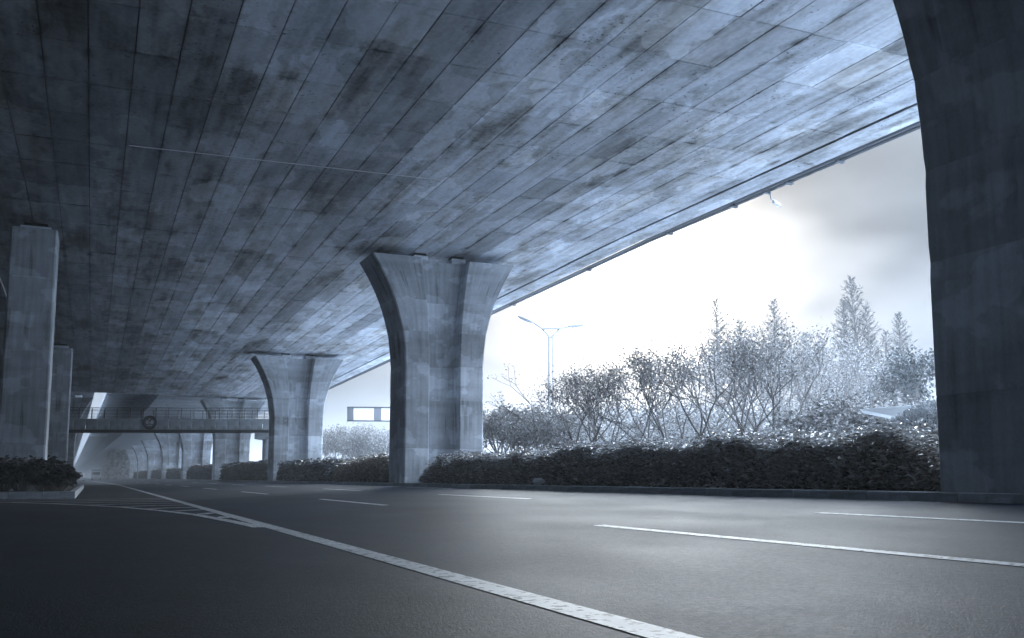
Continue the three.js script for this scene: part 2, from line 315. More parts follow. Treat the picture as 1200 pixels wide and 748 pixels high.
const LIFTS = [0.40, 2.1, 4.45, 6.1, 7.75, 9.3];
function buildPier(drop, half, depth, channel, tones, offset = 0) {
  const top = 11.4 - drop, g = new THREE.Group();
  const cuts = LIFTS.map(y => y === 0.4 ? (channel === 2 ? -0.05 : 0.4) : y * (1 - drop / 11)), m = M.pier;
  for (let i = 0; i < cuts.length; i++) {
    const y1 = i + 1 < cuts.length ? cuts[i + 1] : top; const geo = pierLift(cuts[i], y1, top, half, depth, channel);
    const uv = geo.attributes.uv; for (let q = 0; q < uv.count; q++) uv.setXY(q, uv.getX(q) + offset, uv.getY(q) + offset * 0.7 + i * 0.37);
    part('concrete_lift', geo, m[tones[i % tones.length]], g);
  }
  const bx = channel === 2 ? [0] : [-0.98, 0.98];
  for (const x of bx) { part('bearing_plinth', rbox(channel === 2 ? 1.2 : 0.74, 0.28, 0.8, 0.02, x, top + 0.14, 0), m[4], g); part('bearing', rbox(channel === 2 ? 0.9 : 0.6, 0.14, 0.6, 0.02, x, top + 0.35, 0), M.rubber, g); }
  return g;
}
const PZ = [11.05, 44.55, 80.3, 118.6, 153.5, 188.5, 223.5, 258.5, 293.5, 328.5, 363.5, 398.5, 433.5];
const pierLabels = [
  'huge dark concrete pier filling the right edge of the view above the kerb', 'large pale flared concrete pier standing nearest the bright sky beside the hedge',
  'blue grey flared concrete pier standing next along the row beyond the largest pale one', 'flared pier seen behind the footbridge railings with the round column before it',
  'fourth flared pier of the row, first one seen wholly under the footbridge', 'hazy flared pier second in the far row under the footbridge', 'hazy flared pier third in the far row under the footbridge',
  'hazy flared pier fourth in the far row under the footbridge', 'faint flared pier fifth in the far row under the footbridge', 'faint flared pier sixth in the far row under the footbridge',
  'very faint flared pier seventh in the far row under the footbridge', 'very faint flared pier eighth in the far row under the footbridge', 'last faint flared pier of the far row fading into haze'];
const tones = [[5, 6, 5, 7, 7, 7], [4, 1, 2, 0, 2, 0], [2, 0, 1, 0, 1, 0], [1, 2, 0, 1, 0, 3]];  // first row darker: shade on the nearest right pier put into its colour
PZ.forEach((z, i) => {
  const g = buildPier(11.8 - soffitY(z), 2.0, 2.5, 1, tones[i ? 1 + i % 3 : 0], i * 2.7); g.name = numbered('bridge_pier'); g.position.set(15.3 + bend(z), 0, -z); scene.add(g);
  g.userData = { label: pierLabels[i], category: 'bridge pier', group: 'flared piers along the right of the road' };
});
const pillarLabels = ['tall straight rectangular concrete pillar rising from the leafy traffic island', 'darker straight pillar half hidden just behind the nearest rectangular one', 'distant dark pillar flaring toward the bright slot between the decks', 'faint pillar far along the row left of the road', 'faintest pillar at the far end of the row left of the road'];
[45.2, 80.3, 118.6, 153.5, 188.5].forEach((z, i) => {
  const fl = i === 2; const g = buildPier(11.8 - soffitY(z) + 0.15, fl ? 0.85 : 0.88, 2.4, fl ? 0 : 2, [0, 3, 3, 0, 3, 3], 3 + i); g.name = numbered('bridge_pillar'); g.position.set((fl ? -2.55 : i > 2 ? -3.6 : -2.71) + bend(z), 0, -z); scene.add(g);
  g.userData = { label: pillarLabels[i], category: 'bridge pillar', group: 'pillars along the left of the road' };
});

// ------------------------------------------------------------------ viaduct decks
const DECK_END = 117.6, DECK_L = -7.0, DECK_R = 22.05, EDGE = 23.4;
const deck = thing('viaduct_deck', 'vast dark concrete viaduct deck overhead with a gridded stained underside', 'bridge deck');
{
  const zs = [-200]; for (let z = -20; z < DECK_END; z += 6) zs.push(z); zs.push(DECK_END);
  // body: cross-section swept along Z
  const sec = [[DECK_L - 0.15, 0.04], [EDGE - 0.25, 0.04], [EDGE - 0.25, 0.5], [EDGE, 0.55], [EDGE, 1.9], [DECK_L - 0.3, 1.9], [DECK_L - 0.3, 0.5]].map(([x, y]) => [x, y]);
  const t = new Tris();
  for (let j = 0; j + 1 < zs.length; j++) for (let i = 0; i < sec.length; i++) {
    const a = sec[i], b = sec[(i + 1) % sec.length], y0 = soffitY(zs[j]), y1 = soffitY(zs[j + 1]);
    const A = [a[0], y0 + a[1], -zs[j]], B = [b[0], y0 + b[1], -zs[j]], C = [b[0], y1 + b[1], -zs[j + 1]], D = [a[0], y1 + a[1], -zs[j + 1]];
    t.quad(A, D, C, B, null, [[a[0], zs[j]], [a[0], zs[j + 1]], [b[0], zs[j + 1]], [b[0], zs[j]]]);
  }
  for (const [z, s] of [[-200, 1], [DECK_END, -1]]) { const y = soffitY(z); const v = (x, yy) => [x, y + yy, -z]; const q = [v(DECK_L - 0.15, 0.04), v(EDGE - 0.25, 0.04), v(EDGE - 0.25, 1.9), v(DECK_L - 0.15, 1.9)]; t.quad(...(s > 0 ? q : q.reverse()), null, [[0, 0], [1, 0], [1, 1], [0, 1]]); }
  part('deck_slab', t.geo(), M.slab, deck);
  // cast panels of the underside
  const r = rng(4242), PW = 1.115, PL = 2.65, panels = [];
  function panel(x0, x1, z0, z1, y, col) {
    const q = new Tris(), dp = 0.034, ya = soffitY(z0) + y, yb = soffitY(z1) + y, e = 0.006;
    const A = [x0 + e, ya, -z0 - e], B = [x1 - e, ya, -z0 - e], C = [x1 - e, yb, -z1 + e], D = [x0 + e, yb, -z1 + e], A2 = [x0, ya + dp, -z0], B2 = [x1, ya + dp, -z0], C2 = [x1, yb + dp, -z1], D2 = [x0, yb + dp, -z1];
    const uv = w => [(w[0] + 0.61) / (PW * 20), (-w[2] - 23.4) / (PL * 9)];
    q.quad(A, D, C, B, col, [A, D, C, B].map(uv));
    for (const [p1, p2, p3, p4] of [[A, B, B2, A2], [B, C, C2, B2], [C, D, D2, C2], [D, A, A2, D2]]) q.quad(p1, p2, p3, p4, col, [p1, p2, p3, p4].map(uv));
    return q.geo();
  }
  camera.updateMatrixWorld(true); camera.updateProjectionMatrix();
  const v = new THREE.Vector3();
  for (let k = -6; k <= 19; k++) {
    const x0 = -0.61 + PW * k, shift = (hash2(k, Math.floor(k / 4), 3) - 0.5) * 0.16;
    for (let j = -30; j <= 36; j++) {
      const z0 = 23.4 + PL * j + shift * 0.5, z1 = Math.min(z0 + PL, DECK_END - 0.2); if (z0 < -50 || z1 - z0 < 0.4) continue;
      const band = fbm(x0 * 0.55, z0 * 0.035, 601, 3), loc = fbm(x0 * 0.9 + 3, z0 * 0.33, 611, 2), rn = r();
      const w = clamp(0.97 + 1.15 * (band - 0.5) + 0.5 * (loc - 0.5) + 0.17 * (rn - 0.5), 0.5, 1.32) * (k < 0 ? 0.58 : k < 5 ? 0.76 : k < 10 ? 0.96 : 1.05);  // panels step darker towards the left, shade put into their colour
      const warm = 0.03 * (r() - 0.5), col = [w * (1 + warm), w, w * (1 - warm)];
      const gap = 0.007 + 0.014 * Math.pow(r(), 2), x1 = k === 19 ? DECK_R - 0.03 : x0 + PW;
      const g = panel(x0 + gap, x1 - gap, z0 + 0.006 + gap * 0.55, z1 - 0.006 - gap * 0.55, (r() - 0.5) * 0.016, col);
      const vis = []; for (const [x, z] of [[x0, z0], [x0 + PW, z0], [x0 + PW, z1], [x0, z1]]) { v.set(x, soffitY(z), -z).project(camera); vis.push([v.x, v.y, v.z]); }
      let area = 0; for (let i = 0; i < 4; i++) { const a = vis[i], b = vis[(i + 1) % 4]; area += a[0] * b[1] - a[1] * b[0]; }
      const inside = vis.every(q => q[2] < 1 && Math.abs(q[0]) < 1.05 && Math.abs(q[1]) < 1.05) && z0 > 3;
      panels.push([g, inside ? Math.abs(area) : 0]);
    }
  }
  panels.sort((a, b) => b[1] - a[1]);
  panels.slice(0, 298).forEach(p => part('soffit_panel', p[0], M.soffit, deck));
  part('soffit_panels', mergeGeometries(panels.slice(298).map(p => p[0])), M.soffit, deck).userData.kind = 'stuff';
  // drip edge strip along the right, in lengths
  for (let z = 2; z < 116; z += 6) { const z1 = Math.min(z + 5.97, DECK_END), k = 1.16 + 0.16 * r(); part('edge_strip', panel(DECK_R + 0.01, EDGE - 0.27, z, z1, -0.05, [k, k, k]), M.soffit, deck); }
}
{
  const th = thing('soffit_line', 'thin pale tube drawn for a lime crack line crossing the dark deck underside ahead of the pale pier', 'conduit');
  part('conduit', rod([0.6, 11.755, -33.6], [11.4, 11.755, -33.0], 0.014, 0.014, 6), M.white, th);  // tube stands in for a pale lime crack across the underside
  const t2 = thing('soffit_line', 'thin light pipe under the deck beside the top of the rectangular pillar', 'conduit');
  part('pipe', rod([-5.0, soffitY(50) - 0.1, -50], [-5.2, soffitY(78) - 0.1, -78], 0.05, 0.05, 8), M.galv, t2);
  const ed = thing('edge_conduit', 'twin dark cable pipes clipped along the outer edge of the deck', 'conduit');
  const seg = [[], [], []]; const zs = []; for (let z = 2; z <= 116; z += 6) zs.push(z);
  for (let i = 0; i + 1 < zs.length; i++) { const a = zs[i], b = zs[i + 1]; [[EDGE + 0.06, -0.07, 0.035], [EDGE + 0.2, -0.05, 0.035], [EDGE - 0.16, -0.07, 0.022]].forEach((q, k) => seg[k].push(rod([q[0], soffitY(a) + q[1], -a], [q[0], soffitY(b) + q[1], -b], q[2], q[2], 8))); }
  for (const s of seg) part('pipe', merge(s), M.steel, ed);
  part('cable_tray', merge(zs.slice(0, -1).map((a, i) => { const b = zs[i + 1], m = (a + b) / 2; const g = new THREE.BoxGeometry(0.34, 0.05, 6); g.rotateX(Math.atan2(soffitY(a) - soffitY(b), -(b - a)) * 0 - (a >= 38 ? 0.02 : 0)); g.translate(EDGE + 0.12, soffitY(m) + 0.03, -m); return g; })), M.steel, ed);
  for (const z of [25.3, 28.0, 29.3, 31.4, 36.2, 44, 54, 66]) part('clamp', rbox(0.36, 0.13, 0.18, 0.03, EDGE + 0.11, soffitY(z) - 0.08, -z), M.steel, ed);
  const cam = thing('security_camera', 'small white security camera hanging from the outer deck edge', 'camera', [EDGE + 0.2, 11.65, -29.2]);
  part('bracket', merge([rod([0, 0.08, 0], [0.02, -0.22, 0.02], 0.035), rod([0.02, -0.2, 0.02], [0.28, -0.3, -0.05], 0.03)]), M.galv, cam);
  const bd = new RoundedBoxGeometry(0.44, 0.13, 0.15, 3, 0.045); bd.rotateZ(-0.22); bd.rotateY(0.3); bd.translate(0.36, -0.34, -0.08); part('housing', bd, M.white, cam);
  part('lens', rod([0.54, -0.385, -0.135], [0.59, -0.397, -0.15], 0.045), M.glass, cam);
}
// decks beyond the joint: box girders with wings, swept along the bend
function farDeck(name, label, sec, z0, z1, ribs) {
  const th = thing(name, label, 'bridge deck', [0, 0, 0]); const t = new Tris(), zs = []; for (let z = z0; z <= z1; z += 20 + (z > 400 ? 80 : 0)) zs.push(z);
  for (let j = 0; j + 1 < zs.length; j++) for (let i = 0; i < sec.length; i++) {
    const a = sec[i], b = sec[(i + 1) % sec.length], P = (s, z) => [s[0] + bend(z), soffitY(z) + s[1], -z];
    t.quad(P(a, zs[j]), P(a, zs[j + 1]), P(b, zs[j + 1]), P(b, zs[j]), null, [[a[0] + a[1], zs[j]], [a[0] + a[1], zs[j + 1]], [b[0] + b[1], zs[j + 1]], [b[0] + b[1], zs[j]]]);
  }
  const shp = new THREE.Shape(sec.map(q => new THREE.Vector2(q[0], q[1]))), cg = new THREE.ShapeGeometry(shp), pp = cg.attributes.position, id = cg.index.array;
  for (let i = 0; i < id.length; i += 3) { const v = [0, 1, 2].map(k => [pp.getX(id[i + k]) + bend(z0), soffitY(z0) + pp.getY(id[i + k]), -z0]); t.tri(...v, null, v.map(w => [w[0], w[1]])); }
  part('girder', t.geo(), M.farConcrete, th);
  if (ribs) for (let z = z0 + 3; z < z0 + 130; z += 5) part('rib', box(ribs[1] - ribs[0], 0.45, 0.4, (ribs[0] + ribs[1]) / 2 + bend(z), soffitY(z) + ribs[2], -z), M.farConcrete, th);
  return th;
}
farDeck('far_deck', 'far box girder deck on the right with a lit sloping side, past the joint', [[6.9, 0], [22.6, 0], [23.6, 1.1], [23.6, 2.4], [1.8, 2.4], [1.8, 1.75], [5.6, 1.35]], 118.0, 1500, [1.85, 5.4, 1.45]);
farDeck('far_deck', 'far box girder deck on the left of the bright slot', [[-15, 0], [-5.5, 0], [-4.3, 1.3], [0.35, 1.75], [0.35, 2.4], [-16, 2.4]], 118.0, 1500, null);
{
  const th = thing('added_side_deck', 'dark added deck past the rectangular pillars, put in to block light', 'bridge deck');  // added deck, almost wholly out of view, keeps light off the left
  part('girder', box(52, 1.9, 430, -33.7, 12.4, -80), M.slab, th);
  part('pier', merge([10, 46, 82, 118].map(z => box(3.4, 11.5, 2.4, -21, 5.7, -z))), M.farConcrete, th);
}

{
  const wl = thing('added_shade_wall', 'dark added wall, out of view, blocking light on the far left under the decks', 'added wall');  // added unseen wall, shuts out light from the left
  part('wall', box(0.8, 11.9, 860, -13.9, 5.5, -230), M.shadeWall, wl); part('coping', box(1.1, 0.25, 860, -13.9, 11.3, -230), M.slab, wl);
}
// ------------------------------------------------------------------ footbridge, emblem, sign board
{
  const a = [-6.2, 105.9], b = [17.4, 96.4], L = Math.hypot(b[0] - a[0], b[1] - a[1]), ang = Math.atan2(b[1] - a[1], b[0] - a[0]);
  const fb = thing('footbridge', 'long pale footbridge with dark railings crossing the road under the deck', 'footbridge', [a[0], 0, -a[1]]); fb.rotation.y = ang;
  const y0 = 5.25, y1 = 6.45;
  part('walkway', merge([box(L, 0.22, 3.0, L / 2, y0 + 0.95, -1.55), box(L, 0.3, 2.7, L / 2, y0 + 0.1, -1.5)]), M.darkSteel, fb);
  part('cornice', box(L, 0.10, 0.16, L / 2, y1 + 0.0, 0.02), M.fascia[2], fb); part('lower_beam', box(L, 0.26, 0.2, L / 2, y0 + 0.02, -0.02), M.joint, fb);
  const n = 22, r = rng(9), w = L / n; for (let i = 0; i < n; i++) part('fascia_panel', rbox(w - 0.05, 1.02, 0.07, 0.012, (i + 0.5) * w, y0 + 0.66, 0.0 + (r() - 0.5) * 0.012), M.fascia[Math.floor(r() * 3)], fb);
  for (const z of [0.0, -3.0]) {
    part('railing', merge([1.12, 0.8, 0.5, 0.2].map((h, k) => rod([0, y1 + h, z], [L, y1 + h, z], k ? 0.022 : 0.04, k ? 0.022 : 0.04, 6))), M.darkSteel, fb);
    for (let x = 0.1; x < L; x += 1.25) part('post', box(0.07, 1.15, 0.07, x, y1 + 0.57, z), M.darkSteel, fb);
  }
  const cx = L - 2.0; part('support_column', (() => { const g = new THREE.CylinderGeometry(0.58, 0.58, 4.3, 24); g.translate(cx, 2.55, -1.4); return g; })(), M.pier[1], fb); part('column_cap', rbox(1.9, 0.72, 2.6, 0.04, cx - 0.15, 4.86, -1.4), M.pier[0], fb);
  const e = thing('round_emblem', 'round dark rimmed emblem mounted mid way on the footbridge side', 'emblem', [4.95, 6.12, -(101.4 - 0.22)]); e.rotation.y = ang;
  const rim = new THREE.TorusGeometry(0.62, 0.085, 8, 32); part('rim', rim, M.darkSteel, e); const disc = new THREE.CylinderGeometry(0.6, 0.6, 0.06, 32); disc.rotateX(Math.PI / 2); part('disc', disc, M.steel, e);
  part('mark', merge([box(0.24, 0.34, 0.06, -0.24, 0.03, 0.04), box(0.24, 0.34, 0.06, 0.24, 0.03, 0.04), box(0.14, 0.1, 0.06, -0.05, 0.3, 0.04), box(0.5, 0.08, 0.06, 0, -0.28, 0.04), box(0.12, 0.16, 0.06, 0.02, -0.02, 0.04)]), M.white, e);
}
{
  const [x, z] = at(440, 104), s = thing('sign_gantry', 'grey framed road sign with blank white boards between the two flared piers', 'road sign', [x, 0, z]); s.rotation.y = -YAW * 0.75;
  const yb = topY(430, 493.5, 104), yt = topY(430, 477.5, 104), h = yt - yb, u = 104 / 1132;
  const X = px => (px - 440) * u;
  part('frame', merge([box(X(492) - X(406), 0.12, 0.25, (X(406) + X(492)) / 2, yt, 0), box(X(492) - X(406), 0.12, 0.25, (X(406) + X(492)) / 2, yb, 0)]), M.darkSteel, s);
  for (const [p0, p1] of [[406, 413.5], [437, 445.5], [470, 478]]) part('grey_panel', box(X(p1) - X(p0), h - 0.12, 0.16, (X(p0) + X(p1)) / 2, (yt + yb) / 2, 0), M.steel, s);
  for (const [p0, p1] of [[413.5, 437], [445.5, 470], [478, 492]]) part('white_board', box(X(p1) - X(p0) - 0.02, h - 0.12, 0.10, (X(p0) + X(p1)) / 2, (yt + yb) / 2, 0), M.white, s);
  part('mast', rod([X(462), 0.4, -0.3], [X(462), yt + 0.3, -0.3], 0.2, 0.15, 12), M.steel, s);
}

// ------------------------------------------------------------------ leaves
function leafTri(t, p, dir, nrm, len, wid, col, fold = 0.25) {         // pointed leaf, two halves folded along the rib
  const sx = nrm[1] * dir[2] - nrm[2] * dir[1], sy = nrm[2] * dir[0] - nrm[0] * dir[2], sz = nrm[0] * dir[1] - nrm[1] * dir[0];
  const q = (a, b, c) => [p[0] + dir[0] * a + sx * b + nrm[0] * c, p[1] + dir[1] * a + sy * b + nrm[1] * c, p[2] + dir[2] * a + sz * b + nrm[2] * c];
  const base = q(0, 0, 0), tip = q(len, 0, -len * 0.12), l = q(len * 0.45, -wid / 2, wid * fold), rr = q(len * 0.45, wid / 2, wid * fold);
  t.tri(base, rr, tip, col); t.tri(base, tip, l, col);
}
function rdir(r, upBias = 0) { const z = r() * 2 - 1, a = r() * 6.2832, s = Math.sqrt(1 - z * z); let v = [s * Math.cos(a), z + upBias, s * Math.sin(a)]; const l = Math.hypot(...v) || 1; return v.map(x => x / l); }
function ortho(d, r) { let v = rdir(r); const k = v[0] * d[0] + v[1] * d[1] + v[2] * d[2]; v = [v[0] - k * d[0], v[1] - k * d[1], v[2] - k * d[2]]; const l = Math.hypot(...v) || 1; return v.map(x => x / l); }
const norm = v => { const l = Math.hypot(...v) || 1; return v.map(x => x / l); };

// clipped hedge: leafy shell over a dark twiggy core; along Z from z0 to z1, X from x0 to x1
function hedge(name, label, x0, x1, z0, z1, topFn, o = {}) {
  const cz = (z0 + z1) / 2, cx = (x0 + x1) / 2, th = thing(name, label, 'hedge', [cx + bend(cz), MEDIAN, -cz], o.group), r = rng(o.seed || 11), t = new Tris(), core = new Tris();
  const len = o.leaf || 0.17, dens = o.dens || 330, pal = o.pal || [[0.075, 0.072, 0.066], [0.11, 0.105, 0.095], [0.16, 0.16, 0.155]];
  const bulge = (z, y) => 0.28 * (fbm(z * 0.9 + 5, y * 1.2, o.seed + 1, 3) - 0.5) + 0.14 * (fbm(z * 3.1, y * 3, o.seed + 2, 2) - 0.5);
  const top = z => topFn(z) - MEDIAN + (o.ruff || 0.25) * (fbm(z * 1.1, 2.2, o.seed + 3, 4) - 0.5);
  const N1 = Math.round((z1 - z0) * 1.15 * dens), N2 = Math.round((z1 - z0) * (x1 - x0) * dens * 0.55), N3 = Math.round((x1 - x0) * 1.1 * dens);
  const put = (X, Y, Z, out, top_) => {
    const d = norm([out[0] * 0.8 + (r() - 0.5) * 1.3, out[1] * 0.8 + (r() - 0.35) * 1.0, out[2] * 0.8 + (r() - 0.5) * 1.3]); let n = ortho(d, r); if (n[1] < 0) n = n.map(v => -v); n = norm([n[0] + out[0] * 0.2, n[1] + 0.35, n[2] + out[2] * 0.2]);
    if (top_) { const a = r() * 6.283; d[0] = Math.cos(a); d[1] = 0.35 * (r() - 0.45); d[2] = Math.sin(a); n = norm([(r() - 0.5) * 0.7, 1, (r() - 0.5) * 0.7]); }
    const up_ = smooth(0.55, 0.95, Y / Math.max(0.3, top(Z))); let c = pal[Math.floor(r() * pal.length)], k = 0.75 + 0.5 * r(), s = len * (0.65 + 0.7 * r()); if (o.paintGlint && r() < 0.12 + 0.55 * up_) c = [0.78, 0.79, 0.81];  // pale leaves, mostly near the top, are a painted glint of sky
    leafTri(t, [X - cx, Y, -(Z - cz)], d, n, s, s * (o.wide || 0.42), [c[0] * k, c[1] * k, c[2] * k]);
  };
  const flat = z => Math.min(1, 0.25 + 0.75 * smooth(0, o.taper || 0.8, Math.min(z - z0 + 0.1, z1 - z + 0.1)));
  for (let i = 0; i < N1; i++) { const Z = mix(z0, z1, r()), h = top(Z) * flat(Z), y = Math.pow(r(), 0.85) * h; put(x0 - bulge(Z, y) + 0.16 * r() + 0.3 * smooth(0.55, 1, y / h), y, Z, [-1, 0.15, 0.0]); }
  for (let i = 0; i < N2; i++) { const Z = mix(z0, z1, r()), X = mix(x0, x1, Math.pow(r(), 1.5)), h = top(Z) * flat(Z); put(X, h - 0.10 * r() + 0.30 * Math.pow(r(), 4), Z, [0, 1, 0.1], true); }
  for (let i = 0; i < N3; i++) { const X = mix(x0, x1, r()), e = r() < 0.5, Z = e ? z0 + 0.1 * r() : z1 - 0.1 * r(), h = top(Z) * flat(Z); put(X, r() * h, Z, [0, 0.2, e ? 1 : -1]); }
  part('foliage', t.geo(), o.mat || M.leafGloss, th);
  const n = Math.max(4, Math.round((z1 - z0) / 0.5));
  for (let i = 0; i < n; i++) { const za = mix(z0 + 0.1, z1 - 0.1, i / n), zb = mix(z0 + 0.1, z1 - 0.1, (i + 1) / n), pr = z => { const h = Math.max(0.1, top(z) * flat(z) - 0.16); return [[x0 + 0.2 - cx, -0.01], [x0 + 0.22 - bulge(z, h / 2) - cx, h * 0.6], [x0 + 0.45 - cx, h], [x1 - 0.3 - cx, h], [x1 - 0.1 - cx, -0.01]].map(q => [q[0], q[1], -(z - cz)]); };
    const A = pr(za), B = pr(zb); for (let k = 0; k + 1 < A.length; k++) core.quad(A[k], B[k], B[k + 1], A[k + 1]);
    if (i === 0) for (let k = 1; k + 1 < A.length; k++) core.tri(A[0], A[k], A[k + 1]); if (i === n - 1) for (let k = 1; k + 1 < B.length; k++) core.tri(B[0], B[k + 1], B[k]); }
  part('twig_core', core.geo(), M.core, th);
  return th;
}
const brown = [[0.24, 0.215, 0.19], [0.34, 0.31, 0.28], [0.44, 0.41, 0.38], [0.56, 0.54, 0.52]];
hedge('hedge', 'long broad leaved hedge between the dark and the pale pier, glossy top with painted glints', 13.95, 17.6, 12.3, 42.75, z => 1.50 - 0.06 * smooth(17, 13, z) - 0.06 * smooth(30, 42, z), { ruff: 0.62, paintGlint: 1, seed: 31, pal: brown, leaf: 0.17, dens: 420, taper: 2.2 });
hedge('hedge', 'low brown hedge just behind the large pale pier', 13.9, 16.8, 47.0, 60, z => 1.75 - 0.25 * smooth(50, 60, z), { seed: 41, pal: brown, leaf: 0.18, dens: 200, taper: 1.2 });
const pale = [[0.16, 0.18, 0.2], [0.22, 0.24, 0.27], [0.3, 0.33, 0.36], [0.07, 0.08, 0.09]];
hedge('hedge', 'pale mottled shrubs at the kerb before the second flared pier', 13.6, 17, 60.2, 78.4, z => 1.72, { seed: 51, pal: pale, leaf: 0.26, wide: 0.6, dens: 110 });
hedge('hedge', 'dark hedge at the kerb beyond the second flared pier', 13.7, 17, 83, 116.5, z => 2.0, { seed: 61, pal: [[0.08, 0.09, 0.1], [0.14, 0.155, 0.17], [0.05, 0.055, 0.06]], leaf: 0.3, wide: 0.55, dens: 60 });
[[121, 151, 'hedge under the footbridge right of the hazy first pier'], [156, 186, 'hazy hedge low between the far piers under the footbridge'], [191, 221, 'faint hedge between the farther piers under the footbridge'], [226, 290, 'faintest strip of hedge where the pier row fades']].forEach(([a, b, l], i) =>
  hedge('hedge', l, 13.7, 16.5, a, b, z => 1.75 + 0.5 * fbm(z * 0.3, 1, 88, 2), { seed: 71 + i, pal: [[0.07, 0.08, 0.09], [0.12, 0.135, 0.15]], leaf: 0.38, wide: 0.55, dens: 30 }));

{
  const th = thing('distant_treeline', 'faint far wood closing the view past the last piers of the row', 'wood', [13, 0.4, -520]); th.userData.kind = 'stuff';
  const t = new Tris(), r = rng(808); for (let i = 0; i < 9000; i++) { const z = (r() - 0.5) * 420, x = r() * 22 - 8, h = 7 + 5 * fbm(z * 0.06, x * 0.1, 77, 3), d = rdir(r); leafTri(t, [x, r() * h, z], d, ortho(d, r), 1.6, 1.1, [0.2, 0.21, 0.23]); }
  part('foliage', t.geo(), M.leafDull, th);
}
// traffic island with kerb and broad leaved shrubs
{
  const X1 = -0.5, X0 = -6.5, Z0 = 35.7, Z1 = 72;
  const isl = struct('traffic_island', 'raised traffic island with a pale kerb at the foot of the rectangular pillar');
  part('soil', box(X1 - X0 - 0.3, 0.2, Z1 - Z0 - 0.3, (X0 + X1) / 2, 0.08, -(Z0 + Z1) / 2), M.soil, isl);
  const r = rng(5), gx = new RoundedBoxGeometry(0.985, 0.34, 0.2, 2, 0.015), gz = new RoundedBoxGeometry(0.2, 0.34, 0.985, 2, 0.015);
  for (let x = X1 - 0.5; x > X0; x -= 1) { const m = part('kerb_stone', gx, M.kerb[2 + Math.floor(r() * 2)], isl); m.position.set(x, 0.07 + 0.008 * r(), -Z0); }
  for (let z = Z0 + 0.6; z < Z1; z += 1) { const m = part('kerb_stone', gz, M.kerb[1 + Math.floor(r() * 3)], isl); m.position.set(X1 - 0.1, 0.07 + 0.008 * r(), -z); }
  const spots = [[-1.25, 36.7, 1.0, 0.8], [-2.2, 36.6, 1.2, 0.95], [-3.3, 36.8, 1.25, 0.95], [-4.4, 36.9, 1.2, 0.9], [-1.6, 38.4, 1.25, 0.95], [-2.9, 38.9, 1.3, 1.0], [-1.1, 41.0, 0.95, 0.75]];
  const lab = ['drooping leafy shrub at the right corner of the traffic island', 'dark leafy shrub second from the right end of the island', 'dark leafy shrub third from the right end of the island', 'dark leafy shrub at the left edge of the view on the island', 'leafy shrub behind the corner shrub on the island', 'tallest leafy shrub in front of the rectangular pillar', 'small shrub right behind the rest of the island planting'];
  spots.forEach(([x, z, h, rad], i) => {
    const s = thing('shrub', lab[i], 'shrub', [x, 0.18, -z], 'broad leaved shrubs on the traffic island'), q = rng(100 + i), t = new Tris(), st = [];
    for (let k = 0; k < 46; k++) {
      const a = q() * 6.283, lean = 0.15 + 0.75 * q(), tip = [Math.cos(a) * rad * lean * 0.95, h * (0.35 + 0.6 * Math.sqrt(1 - lean * lean * 0.9) * (0.75 + 0.3 * q())), Math.sin(a) * rad * lean * 0.95]; st.push(rod([tip[0] * 0.15, 0, tip[2] * 0.15], tip, 0.012, 0.006, 4));
      for (let m = 0; m < 26; m++) { const f = 0.45 + 0.6 * q(), p = [tip[0] * f + (q() - 0.5) * 0.2, tip[1] * Math.min(f, 1.05) + (q() - 0.5) * 0.16, tip[2] * f + (q() - 0.5) * 0.2], d = norm([Math.cos(a) + (q() - 0.5) * 1.6, -0.25 + (q() - 0.3), Math.sin(a) + (q() - 0.5) * 1.6]); let n = ortho(d, q); if (n[1] < 0) n = n.map(v => -v); const c = [0.05, 0.075, 0.12, 0.09][Math.floor(q() * 4)] * (i === 0 ? 1.35 : 1), l = 0.13 + 0.15 * q(); leafTri(t, p, d, n, l, l * 0.42, [c * 0.95, c, c * 1.04]); }
    }
    part('foliage', t.geo(), M.leafDull, s); part('stems', merge(st), M.bark, s);
  });
}

